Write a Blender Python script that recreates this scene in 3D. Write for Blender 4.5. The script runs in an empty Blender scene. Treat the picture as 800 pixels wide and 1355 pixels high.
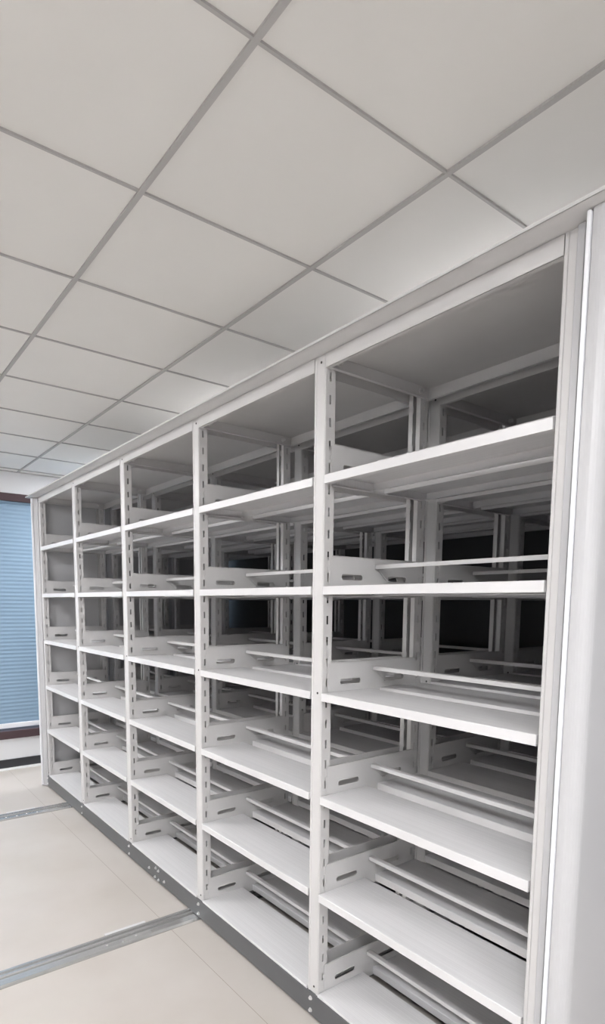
import bpy, bmesh, math
from mathutils import Matrix, Vector
S = bpy.context.scene
COL = S.collection

# ------------------------------------------------------------------ helpers
def link(name, bm, mat, parent=None, smooth=False):
    me = bpy.data.meshes.new(name)
    bmesh.ops.recalc_face_normals(bm, faces=bm.faces[:])
    bm.to_mesh(me); bm.free()
    me.materials.append(mat)
    if smooth:
        for p in me.polygons: p.use_smooth = True
    o = bpy.data.objects.new(name, me); COL.objects.link(o)
    if parent: o.parent = parent
    return o

def box(bm, x0, x1, y0, y1, z0, z1, bev=0.0):
    m = Matrix.Translation(((x0+x1)/2, (y0+y1)/2, (z0+z1)/2)) @ Matrix.Diagonal((x1-x0, y1-y0, z1-z0, 1))
    r = bmesh.ops.create_cube(bm, size=1, matrix=m)
    if bev:
        es = list({e for v in r['verts'] for e in v.link_edges})
        bmesh.ops.bevel(bm, geom=es, offset=bev, segments=2, affect='EDGES', profile=.5)

def prism_z(bm, pts, z0, z1):
    """closed outline in x,y drawn upwards"""
    a = [bm.verts.new((x, y, z0)) for x, y in pts]
    b = [bm.verts.new((x, y, z1)) for x, y in pts]
    n = len(pts)
    for i in range(n):
        bm.faces.new((a[i], a[(i+1) % n], b[(i+1) % n], b[i]))
    bm.faces.new(a); bm.faces.new(b[::-1])

def prism_y(bm, pts, y0, y1):
    a = [bm.verts.new((x, y0, z)) for x, z in pts]
    b = [bm.verts.new((x, y1, z)) for x, z in pts]
    n = len(pts)
    for i in range(n):
        bm.faces.new((a[i], a[(i+1) % n], b[(i+1) % n], b[i]))
    bm.faces.new(a); bm.faces.new(b[::-1])

def prism_x(bm, pts, x0, x1):
    a = [bm.verts.new((x0, y, z)) for y, z in pts]
    b = [bm.verts.new((x1, y, z)) for y, z in pts]
    n = len(pts)
    for i in range(n):
        bm.faces.new((a[i], a[(i+1) % n], b[(i+1) % n], b[i]))
    bm.faces.new(a); bm.faces.new(b[::-1])

def cyl(bm, c, r, depth, axis='Y', seg=16, r2=None):
    rot = {'Z': Matrix(), 'Y': Matrix.Rotation(math.pi/2, 4, 'X'), 'X': Matrix.Rotation(math.pi/2, 4, 'Y')}[axis]
    bmesh.ops.create_cone(bm, cap_ends=True, segments=seg, radius1=r, radius2=r if r2 is None else r2,
                          depth=depth, matrix=Matrix.Translation(c) @ rot)

def thing(name, label, cat, loc=(0, 0, 0), group=None):
    o = bpy.data.objects.new(name, None); COL.objects.link(o)
    o.empty_display_size = .1
    o.location = loc; o['label'] = label; o['category'] = cat
    if group: o['group'] = group
    return o

def tag(o, label, cat, group=None):
    o['label'] = label; o['category'] = cat
    if group: o['group'] = group
    return o

def struct(name, bm, mat):
    o = link(name, bm, mat); o['kind'] = 'structure'; return o

# ------------------------------------------------------------------ materials
def mat(name, color, rough=.5, metal=0.0, noise=None, bump=None, coat=0.0):
    """noise = (scale xyz, amount): gentle value variation in object space"""
    m = bpy.data.materials.new(name); m.use_nodes = True
    nt = m.node_tree; b = nt.nodes['Principled BSDF']
    b.inputs['Base Color'].default_value = (*color, 1)
    b.inputs['Roughness'].default_value = rough
    b.inputs['Metallic'].default_value = metal
    if coat: b.inputs['Coat Weight'].default_value = coat; b.inputs['Coat Roughness'].default_value = .15
    if noise or bump:
        tc = nt.nodes.new('ShaderNodeTexCoord'); mp = nt.nodes.new('ShaderNodeMapping')
        nt.links.new(tc.outputs['Object'], mp.inputs['Vector'])
        n = nt.nodes.new('ShaderNodeTexNoise'); n.inputs['Scale'].default_value = 1; n.inputs['Detail'].default_value = 4
        nt.links.new(mp.outputs['Vector'], n.inputs['Vector'])
        sc, amt = noise or (bump[0], 0)
        mp.inputs['Scale'].default_value = sc
        if amt:
            r = nt.nodes.new('ShaderNodeMapRange')
            r.inputs['From Min'].default_value = .3; r.inputs['From Max'].default_value = .7
            r.inputs['To Min'].default_value = 1-amt; r.inputs['To Max'].default_value = 1+amt
            nt.links.new(n.outputs['Fac'], r.inputs['Value'])
            x = nt.nodes.new('ShaderNodeVectorMath'); x.operation = 'SCALE'
            x.inputs[0].default_value = color
            nt.links.new(r.outputs['Result'], x.inputs['Scale'])
            nt.links.new(x.outputs['Vector'], b.inputs['Base Color'])
        if bump:
            bp = nt.nodes.new('ShaderNodeBump'); bp.inputs['Strength'].default_value = bump[1]
            bp.inputs['Distance'].default_value = .002
            nt.links.new(n.outputs['Fac'], bp.inputs['Height'])
            nt.links.new(bp.outputs['Normal'], b.inputs['Normal'])
    return m

M = {}
M['paint'] = mat('white_powder_coat', (.60, .59, .585), .40, noise=((14, 14, 14), .015))
M['board'] = mat('shelf_powder_coat', (.67, .663, .668), .36, noise=((1.2, 210, 3), .07))
M['panel'] = mat('end_panel_paint', (.49, .49, .50), .35, noise=((3, 3, 3), .01))
M['seal'] = mat('white_rubber', (.86, .87, .90), .3)
M['grey'] = mat('grey_painted_steel', (.115, .117, .122), .38, metal=.25, noise=((5, 5, 5), .06))
M['zinc'] = mat('zinc_bolt', (.75, .75, .75), .3, metal=.7)
M['dark'] = mat('black_screw', (.02, .02, .02), .5)
M['rail'] = mat('galvanised_rail', (.62, .62, .61), .26, metal=.8, noise=((60, 3, 60), .12))
M['wheel'] = mat('steel_wheel', (.2, .2, .2), .5, metal=.8)
M['wall'] = mat('white_wall_paint', (.80, .80, .81), .7, noise=((2, 2, 2), .012))
M['darkwall'] = mat('shade_toned_wall', (.022, .024, .028), .5, noise=((3, 3, 3), .1))  # near-black colour stands in for the deep shade behind the carriages
M['ceil'] = mat('ceiling_tile', (.74, .728, .70), .85, noise=((3, 3, 3), .015))
M['tbar'] = mat('ceiling_grid_bar', (.42, .41, .40), .6)
M['skirt'] = mat('black_baseboard_tile', (.03, .032, .036), .3)
M['wood'] = mat('dark_brown_frame', (.075, .045, .05), .4)
M['blind'] = mat('blue_blind_fabric', (.24, .35, .46), .6)
M['kerb'] = mat('pale_edge_strip', (.66, .66, .66), .5)

def floor_material():
    m = bpy.data.materials.new('beige_floor_tile'); m.use_nodes = True
    nt = m.node_tree; b = nt.nodes['Principled BSDF']; N = nt.nodes.new; L = nt.links.new
    tc = N('ShaderNodeTexCoord')
    n = N('ShaderNodeTexNoise'); n.inputs['Scale'].default_value = 2.2; n.inputs['Detail'].default_value = 5
    L(tc.outputs['Object'], n.inputs['Vector'])
    cr = N('ShaderNodeValToRGB')
    cr.color_ramp.elements[0].position = .3; cr.color_ramp.elements[0].color = (.475, .438, .40, 1)
    cr.color_ramp.elements[1].position = .7; cr.color_ramp.elements[1].color = (.53, .495, .462, 1)
    L(n.outputs['Fac'], cr.inputs['Fac'])
    sp = N('ShaderNodeSeparateXYZ'); L(tc.outputs['Object'], sp.inputs[0])
    def joint(out, off, size, w):
        a = N('ShaderNodeMath'); a.operation = 'ADD'; a.inputs[1].default_value = -off+50*size; L(out, a.inputs[0])
        q = N('ShaderNodeMath'); q.operation = 'MODULO'; q.inputs[1].default_value = size; L(a.outputs[0], q.inputs[0])
        c = N('ShaderNodeMath'); c.operation = 'LESS_THAN'; c.inputs[1].default_value = w; L(q.outputs[0], c.inputs[0])
        return c.outputs[0]
    jy = joint(sp.outputs['Y'], -.158, 1.2, .0025)
    mix = N('ShaderNodeMix'); mix.data_type = 'RGBA'
    L(jy, mix.inputs['Factor']); L(cr.outputs['Color'], mix.inputs['A'])
    mix.inputs['B'].default_value = (.30, .26, .22, 1)
    L(mix.outputs['Result'], b.inputs['Base Color'])
    b.inputs['Roughness'].default_value = .32
    return m
M['floor'] = floor_material()

def emit(name, color, s):
    m = bpy.data.materials.new(name); m.use_nodes = True
    b = m.node_tree.nodes['Principled BSDF']
    b.inputs['Base Color'].default_value = (*color, 1)
    b.inputs['Emission Color'].default_value = (*color, 1); b.inputs['Emission Strength'].default_value = s
    return m

# ------------------------------------------------------------------ room
XL, XR, YF, YB, ZC = -.85, 7.6, -5.0, 1.82, 2.759
bm = bmesh.new(); box(bm, XL-.2, XR+.2, YF-.2, YB+.2, -.1, 0); struct('floor', bm, M['floor'])
bm = bmesh.new(); box(bm, XL-.2, XR+.2, YF-.2, YB+.2, ZC+.004, ZC+.06); struct('ceiling', bm, M['ceil'])
bm = bmesh.new()
x = 2.889 - .6*6
while x < XR:
    if x > XL: box(bm, x-.0045, x+.0045, YF, YB, ZC-.002, ZC+.005)
    x += .6
YG = .045
y = YG - .6286*8
while y < YB:
    box(bm, XL, XR, y-.008, y+.008, ZC-.003, ZC+.005)
    y += .6286
box(bm, XL, XL+.02, YF, YB, ZC-.003, ZC+.005)
o = struct('trim_1', bm, M['tbar'])

# left wall with its window opening
WY0, WY1, WZ0, WZ1 = -1.6, 1.6, .33, 2.53
bm = bmesh.new()
box(bm, XL-.2, XL, YF-.2, YB+.2, 0, WZ0)
box(bm, XL-.2, XL, YF-.2, YB+.2, WZ1, ZC+.004)
box(bm, XL-.2, XL, YF-.2, WY0, WZ0, WZ1)
box(bm, XL-.2, XL, WY1, YB+.2, WZ0, WZ1)
struct('wall_left', bm, M['wall'])
bm = bmesh.new(); box(bm, XR, XR+.2, YF-.2, YB+.2, 0, ZC+.004); struct('wall_right', bm, M['wall'])
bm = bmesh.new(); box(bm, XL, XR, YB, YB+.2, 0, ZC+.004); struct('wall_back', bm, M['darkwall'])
bm = bmesh.new(); box(bm, XL, XR, YF-.2, YF, 0, ZC+.004); struct('wall_front', bm, M['wall'])
bm = bmesh.new()
box(bm, XL, XL+.012, YF, YB, 0, .085, .002)
struct('baseboard_left', bm, M['skirt'])
bm = bmesh.new(); box(bm, XL+.012, XL+.09, YF, YB, 0, .006, .002); struct('trim_2', bm, M['kerb'])
bm = bmesh.new()
box(bm, XL-.12, XL+.015, WY0-.05, WY1+.05, WZ1-.035, WZ1+.035, .003)
box(bm, XL-.12, XL+.03, WY0-.05, WY1+.05, WZ0-.045, WZ0+.03, .003)
box(bm, XL-.12, XL+.015, WY0-.05, WY0+.01, WZ0, WZ1, .003)
box(bm, XL-.12, XL+.015, WY1-.01, WY1+.05, WZ0, WZ1, .003)
struct('window_1', bm, M['wood'])
gm = mat('window_glass', (.8, .9, .95), .05); gm.node_tree.nodes['Principled BSDF'].inputs['Transmission Weight'].default_value = 1
bm = bmesh.new(); box(bm, XL-.11, XL-.104, WY0, WY1, WZ0, WZ1); g = struct('window_pane', bm, gm)
g.parent = bpy.data.objects['window_1']
# pleated blue blind in front of the glass
bl = thing('window_blind', 'light blue closed blind with fine horizontal slats in the far left window', 'blind', (XL-.03, (WY0+WY1)/2, WZ0+.05))
W = (WY1-WY0)/2-.02
bm = bmesh.new()
z = .05; Z1 = WZ1-WZ0-.10; step = .036
prev = None
while z < Z1:
    rows = [(0.0, z), (.0025, z+step*.5), (.0, z+step*.98)]
    for (x0, za), (x1, zb) in zip(rows[:-1], rows[1:]):
        v = [bm.verts.new(c) for c in ((x0, -W, za), (x0, W, za), (x1, W, zb), (x1, -W, zb))]
        bm.faces.new(v)
    z += step
bmesh.ops.remove_doubles(bm, verts=bm.verts[:], dist=.0006)
o = link('slats', bm, M['blind'], bl)
s = o.modifiers.new('thickness', 'SOLIDIFY'); s.thickness = .001
bm = bmesh.new(); box(bm, -.01, .014, -W, W, 0, .045, .004); link('bottom_rail', bm, M['seal'], bl)
bm = bmesh.new(); box(bm, -.015, .02, -W, W, Z1, Z1+.04, .003); link('head_rail', bm, M['blind'], bl)

# ------------------------------------------------------------------ floor rails
def floor_rail(xc, label):
    t = thing('floor_rail', label, 'rail', (xc, 0, 0), 'steel floor rails')
    pts = [(-.062, 0), (-.062, .005), (-.052, .005), (-.049, .016), (-.037, .016), (-.034, .002), (-.020, .002),
           (-.017, .016), (-.005, .016), (-.002, .003), (.006, .003), (.008, .010), (.050, .010), (.062, .003), (.062, 0)]
    bm = bmesh.new(); prism_y(bm, pts, YF+.4, 1.80); link('track', bm, M['rail'], t)
    bm = bmesh.new()
    box(bm, -.068, -.052, -.44, -.24, .004, .017, .001); link('joint_plate', bm, M['kerb'], t)
    for k in range(4):
        bm = bmesh.new(); cyl(bm, (.024 + .012*(k % 2), -.46+.07*k, .009), .005, .006, 'Z', 12)
        link('screw', bm, M['zinc'], t)
    return t
floor_rail(.575, 'steel floor rail running out from the far left end of the front shelving row')
floor_rail(2.640, 'nearer grooved steel floor rail crossing the beige floor at lower left of the picture')

# ------------------------------------------------------------------ mobile shelving carriage
D = .525; H = 2.42; P = .9; NB = 5
TOPS = [2.023, 1.644, 1.265, .884, .510, .113]
HW = .030

def post_mesh():
    """C-shaped upright, open to +y, punched flanges"""
    bm = bmesh.new(); t = .0014; z0 = .104
    web = [(-HW, .0035), (-HW+.0035, 0), (-.0195, 0), (-.0180, .0022), (.0180, .0022), (.0195, 0), (HW-.0035, 0), (HW, .0035),
           (HW-t, .0045), (HW-.0045, t), (.0200, t), (.0185, .0036), (-.0185, .0036), (-.0200, t), (-HW+.0045, t), (-HW+t, .0045)]
    prism_z(bm, web, z0, H)
    for sg in (-1, 1):
        xa, xb = sorted((sg*HW, sg*(HW-t)))
        box(bm, xa, xb, .0040, .0195, z0, H)
        box(bm, xa, xb, .0270, .046, z0, H)
        xc, xd = sorted((sg*HW, sg*(HW-.021)))
        box(bm, xc, xd, .0446, .046, z0, H)
        zl = z0; z = .160
        while z < H-.04:
            box(bm, xa, xb, .0195, .0270, zl, z); zl = z+.030; z += .075
        box(bm, xa, xb, .0195, .0270, zl, H)
    return bm

def bracket_mesh():
    """side bracket plate in the y,z plane at x=0, flange towards +x; z=0 is the shelf top"""
    bm = bmesh.new()
    y0, y1, z0, z1 = .030, D-.030, -.034, .108
    outer = [(y0, z0+.004), (y0+.004, z0), (y1-.004, z0), (y1, z0+.004), (y1, z1-.006), (y1-.006, z1), (y0+.006, z1), (y0, z1-.006)]
    loops = [outer]
    for yc in (.136, D-.136-.018):
        r = .0095; hl = .052-r; zc = .035
        pts = []
        for a in range(9): t = -math.pi/2+math.pi*a/8; pts.append((yc+hl+r*math.cos(t), zc+r*math.sin(t)))
        for a in range(9): t = math.pi/2+math.pi*a/8; pts.append((yc-hl+r*math.cos(t), zc+r*math.sin(t)))
        loops.append(pts)
    es = []
    for lp in loops:
        vs = [bm.verts.new((0, y, z)) for y, z in lp]
        for i in range(len(vs)): es.append(bm.edges.new((vs[i], vs[(i+1) % len(vs)])))
    bmesh.ops.triangle_fill(bm, use_beauty=True, use_dissolve=False, edges=es, normal=(1, 0, 0))
    ex = bmesh.ops.extrude_face_region(bm, geom=bm.faces[:])
    bmesh.ops.translate(bm, vec=(.0014, 0, 0), verts=[v for v in ex['geom'] if isinstance(v, bmesh.types.BMVert)])
    # pressed rims round the hand slots
    for lp in loops[1:]:
        n = len(lp); cy = sum(p[0] for p in lp)/n; cz = .035
        for i in range(n):
            a, b = lp[i], lp[(i+1) % n]
            def out(p, k):
                dy = p[0]-(cy + (max(-.0425, min(.0425, p[0]-cy)))); dz = p[1]-cz
                l = math.hypot(dy, dz) or 1
                return (p[0]+dy/l*k, p[1]+dz/l*k)
            a2, b2 = out(a, .003), out(b, .003)
            q = [bm.verts.new((.0032, *a)), bm.verts.new((.0032, *b)), bm.verts.new((.0012, *b2)), bm.verts.new((.0012, *a2))]
            bm.faces.new(q)
            q2 = [bm.verts.new((.0012, *a)), bm.verts.new((.0012, *b)), q[1], q[0]]
            bm.faces.new(q2)
    # top return flange and bottom support flange
    box(bm, .0005, .006, y0+.01, y1-.01, z1-.0014, z1)
    box(bm, .0005, .018, y0+.004, D/2-.03, z0, z0+.0014)
    box(bm, .0005, .018, D/2+.03, y1-.004, z0, z0+.0014)
    box(bm, .0165, .018, D/2-.045, D/2-.03, z0, z0+.010)
    # hooks into the posts
    for yy in (y0-.007, y1):
        for zz in (-.02, .055): box(bm, -.002, .0012, yy, yy+.007, zz, zz+.014)
    return bm

def board_mesh(L):
    """folded steel shelf, front edge at y=0, top at z=0, x from 0 to L"""
    w = .237; t = .0012; h = .030
    pts = [(0, -h+.001), (0, -.0015), (.0015, 0), (w-.0015, 0), (w, -.0015), (w, -h+.001), (w-.014, -h+.001), (w-.014, -h+.001+t),
           (w-t, -h+.001+t), (w-t, -t), (t, -t), (t, -h+.001+t), (.016, -h+.001+t), (.016, -h+.001)]
    bm = bmesh.new(); prism_x(bm, pts, 0, L)
    box(bm, .0005, .0017, .002, w-.002, -.026, -.001); box(bm, L-.0017, L-.0005, .002, w-.002, -.026, -.001)
    return bm

def stop_mesh(L):
    """stop bar over the gap: folded flat bar, with a slanting foot at each end"""
    bm = bmesh.new()
    pts = [(-.004, -.0065), (-.004, .0065), (-.0025, .008), (.016, .008), (.016, .0066), (-.0025, .0066), (-.0026, -.0065)]
    prism_x(bm, pts, 0, L)
    return bm

def foot_mesh():
    bm = bmesh.new()
    prism_x(bm, [(-.002, -.006), (-.002, .006), (.014, .006), (.066, -.044), (.058, -.050), (.004, -.006)], 0, .0016)
    box(bm, 0, .010, .054, .068, -.0505, -.0490)
    return bm

def panel_outline(sgn):
    """end panel outline in x,y, measured outward from the post centre"""
    r = .034; xo = .100; yf = -.040
    pts = [(.004, -.0015), (.004, -.005), (.006, -.007), (.022, -.007), (.023, -.003), (.026, -.003), (.027, -.008), (.043, -.030), (.054, -.030), (.054, -.037), (.057, -.037), (.057, yf)]
    for k in range(9):
        a = math.pi/2*k/8
        pts.append((xo-r+r*math.sin(a), yf+r-r*math.cos(a)))
    pts += [(xo, D+.000), (xo-.004, D+.004), (.004, D+.004), (.004, D+.0015), (.033, D+.0015), (.033, -.0015)]
    return [(sgn*x, y) for x, y in pts]

L = P-2*(HW+.0028)
me_cache = {}
def cached(key, fn):
    if key not in me_cache:
        bm = fn(); me = bpy.data.meshes.new(key)
        bmesh.ops.recalc_face_normals(bm, faces=bm.faces[:])
        bm.to_mesh(me); bm.free(); me_cache[key] = me
    return me_cache[key]
def inst(name, key, fn, m, parent, loc=(0, 0, 0), rotz=0, scale=(1, 1, 1)):
    me = cached(key, fn)
    if not me.materials: me.materials.append(m)
    o = bpy.data.objects.new(name, me); COL.objects.link(o); o.parent = parent
    o.location = loc; o.rotation_euler = (0, 0, rotz); o.scale = scale
    return o

def screw_mesh():
    bm = bmesh.new(); cyl(bm, (0, -.0004, 0), .0042, .0022, 'Y', 12); return bm
def bolt_mesh():
    bm = bmesh.new(); cyl(bm, (0, -.001, 0), .0085, .002, 'Y', 16); cyl(bm, (0, -.0045, 0), .0062, .006, 'Y', 6, None); return bm
def hex_mesh():
    bm = bmesh.new(); cyl(bm, (.001, 0, 0), .0095, .002, 'X', 16); cyl(bm, (.009, 0, 0), .0068, .016, 'X', 6); return bm

def tray_mesh():
    """top panel of one bay: sheet with deep folded edges"""
    bm = bmesh.new(); t = .0014; h = .047
    a, b, c, d = HW, P-HW, .0, D
    box(bm, a, b, c, d, H-t, H)
    box(bm, a, b, c, c+t, H-h, H-t*.5); box(bm, a, b, d-t, d, H-h, H-t*.5)
    box(bm, a, b, c, c+.014, H-h, H-h+t); box(bm, a, b, d-.014, d, H-h, H-h+t)
    box(bm, a+.003, a+.003+t, c+.004, d-.004, H-h, H-t); box(bm, b-.003-t, b-.003, c+.004, d-.004, H-h, H-t)
    box(bm, a+.003, a+.018, c+.014, d-.014, H-h, H-h+t); box(bm, b-.018, b-.003, c+.014, d-.014, H-h, H-h+t)
    return bm

def build_carriage(y, label):
    t = thing('mobile_shelving_carriage', label, 'shelving', (0, y, 0), 'white mobile shelving carriages packed together')
    # base
    bm = bmesh.new()
    z0, z1 = .014, .1035
    for (ya, yb) in ((-.0065, -.0035), (D+.0035, D+.0065)): box(bm, -.045, NB*P+.045, ya, yb, z0, z1)
    for (ya, yb) in ((-.0035, .03), (D-.03, D+.0035)):
        box(bm, -.045, NB*P+.045, ya, yb, z1-.003, z1); box(bm, -.045, NB*P+.045, ya, yb, z0, z0+.003)
    for xx in (-.045, NB*P+.042): box(bm, xx, xx+.003, .0, D, z0, z1)
    for i in range(1, NB): box(bm, i*P-.02, i*P+.02, .003, D-.003, z1-.04, z1-.003)
    base = link('base_frame', bm, M['grey'], t)
    for i in range(NB+1):
        xx = min(max(i*P, -.0), NB*P)
        for zz in (.083, .034):
            inst('bolt', 'bolt', bolt_mesh, M['zinc'], base, (xx-.002, -.0067, zz))
    for xx, zz in ((2.10, .055), (2.19, .085), (2.225, .080), (2.18, .030), (2.225, .026), (2.30, .045)):
        inst('bolt', 'bolt', bolt_mesh, M['zinc'], base, (xx, -.0067, zz))
    for xr in (.575, 2.640):
        for yy in (.09, D-.09):
            bm = bmesh.new(); cyl(bm, (xr-.0095, yy, .0475), .034, .024, 'X', 24); cyl(bm, (xr-.0095, yy, .0475), .008, .08, 'X', 12)
            link('wheel', bm, M['wheel'], t)
    # uprights
    for i in range(NB+1):
        for back in (0, 1):
            pz = inst('upright_post', 'post', post_mesh, M['paint'], t, (i*P, D if back else 0, 0), math.pi if back else 0)
            if 1:
                for zz in (H-.022, 1.262, .130):
                    inst('screw', 'screw', screw_mesh, M['dark'], pz, (.006, .0022, zz))
    # shelves
    for b in range(NB):
        x0 = b*P+HW+.0006
        for k, zt in enumerate(TOPS):
            inst('side_bracket', 'bracket', bracket_mesh, M['paint'], t, (x0, 0, zt))
            inst('side_bracket', 'bracket', bracket_mesh, M['paint'], t, ((b+1)*P-HW-.0006, D, zt), math.pi)
            inst('shelf_board', 'board', lambda: board_mesh(L), M['board'], t, (b*P+HW+.0028, -.003, zt))
            inst('shelf_board', 'board', lambda: board_mesh(L), M['board'], t, ((b+1)*P-HW-.0028, D+.003, zt), math.pi)
            r = inst('stop_bar', 'bar', lambda: stop_mesh(L-.008), M['paint'], t, (b*P+HW+.0068, .252, zt+.076))
            inst('foot', 'foot', foot_mesh, M['paint'], r, (.001, 0, 0))
            inst('foot', 'foot', foot_mesh, M['paint'], r, (L-.0105, 0, 0))
        tp = inst('top_panel', 'tray', tray_mesh, M['paint'], t, (b*P, 0, 0))
        for yy in (.055, D-.055):
            inst('bolt', 'hexbolt', hex_mesh, M['zinc'], tp, (HW+.0044, yy, H-.022))
            inst('bolt', 'hexbolt', hex_mesh, M['zinc'], tp, (P-HW-.0044, yy, H-.022), math.pi)
    # dust cover with its overhanging edge
    bm = bmesh.new()
    ov = -.074
    box(bm, -.100, NB*P+.100, ov, D-.013, H+.0010, H+.0026)
    box(bm, -.100, NB*P+.100, ov, ov+.0016, H+.0010, H+.0095)
    link('top_cover', bm, M['paint'], t)
    for sgn, xx in ((-1, 0), (1, NB*P)):
        bm = bmesh.new(); prism_z(bm, panel_outline(sgn), .012, H)
        bmesh.ops.translate(bm, vec=(xx, 0, 0), verts=bm.verts[:])
        pnl = link('end_panel', bm, M['panel'], t)
        bm = bmesh.new()
        a, b = sorted((xx+sgn*.0445, xx+sgn*.0535)); box(bm, a, b, -.046, -.0305, .02, H-.004, .003)
        link('seal_strip', bm, M['seal'], pnl)
    return t

PITCH = .592
build_carriage(0, 'front white mobile shelving carriage facing the open floor, over a grey base beam')
build_carriage(PITCH, 'second white shelving carriage, directly behind the one at the front')
build_carriage(2*PITCH, 'rearmost white shelving carriage, deep in shade, seen through the two nearer ones')

# ------------------------------------------------------------------ ceiling lamps over the aisle (beside and behind the camera), unseen fill panels added above the shelving
LS = 38
em = emit('lamp_diffuser', (.985, .985, 1.0), LS)
em2 = emit('dim_fill_diffuser', (.985, .985, 1.0), LS*.26)  # weaker fill, added to brighten the ceiling over the shelving
def lamp(i, j, lab):
    cx = 2.889-.3+.6*i; cy = YG-.6286*(j+.5)
    t = thing('ceiling_light', lab, 'light', (cx, cy, ZC), 'square ceiling lights over the aisle' if j > 0 else 'added fill lights above the shelving')
    bm = bmesh.new(); w = .29
    for a, b, c, d in ((-w, w, -w, -w+.02), (-w, w, w-.02, w), (-w, -w+.02, -w+.02, w-.02), (w-.02, w, -w+.02, w-.02)):
        box(bm, a, b, c, d, -.012, .003)
    link('lamp_frame', bm, M['seal'], t)
    bm = bmesh.new(); box(bm, -w+.02, w-.02, -w+.02, w-.02, -.006, -.001); link('diffuser', bm, em2 if (j < 0 and i > -5) else em, t)
for i, j in ((-5, 2), (-5, 4), (-5, -2), (-2, 2), (1, 3), (5, 3), (6, 1), (6, 3), (7, 5), (-1, -2), (2, -2), (5, -2)):  # negative rows are unseen panels added to brighten ceiling and left wall
        lamp(i, j, 'square white ceiling light panel over the aisle' if j > 0 else 'added unseen fill light panel above the tops of the shelving')

# ------------------------------------------------------------------ daylight outside
w = bpy.data.worlds.new('world'); S.world = w; w.use_nodes = True
bg = w.node_tree.nodes['Background']; bg.inputs[0].default_value = (.7, .8, 1, 1); bg.inputs[1].default_value = .6

# ------------------------------------------------------------------ camera
yaw, pitch, roll = .9081, -.1108, .0096
f = Vector((-math.sin(yaw)*math.cos(pitch), math.cos(yaw)*math.cos(pitch), math.sin(pitch)))
r0 = Vector((math.cos(yaw), math.sin(yaw), 0)); u0 = r0.cross(f)
r = math.cos(roll)*r0+math.sin(roll)*u0; u = -math.sin(roll)*r0+math.cos(roll)*u0
cd = bpy.data.cameras.new('camera'); cam = bpy.data.objects.new('camera', cd); COL.objects.link(cam)
cam.matrix_world = Matrix(((r.x, u.x, -f.x, 5.2602), (r.y, u.y, -f.y, -1.3527), (r.z, u.z, -f.z, 1.5816), (0, 0, 0, 1)))
cd.sensor_fit = 'HORIZONTAL'; cd.sensor_width = 36; cd.lens = 791.6/800*36
cd.shift_x = (400-401.8)/800; cd.shift_y = (887.2-677.5)/800
cd.clip_start = .02; cd.clip_end = 60
S.camera = cam

vs = S.view_settings
vs.view_transform = 'Standard'; vs.look = 'None'; vs.gamma = 1; vs.use_curve_mapping = False; vs.exposure = .10
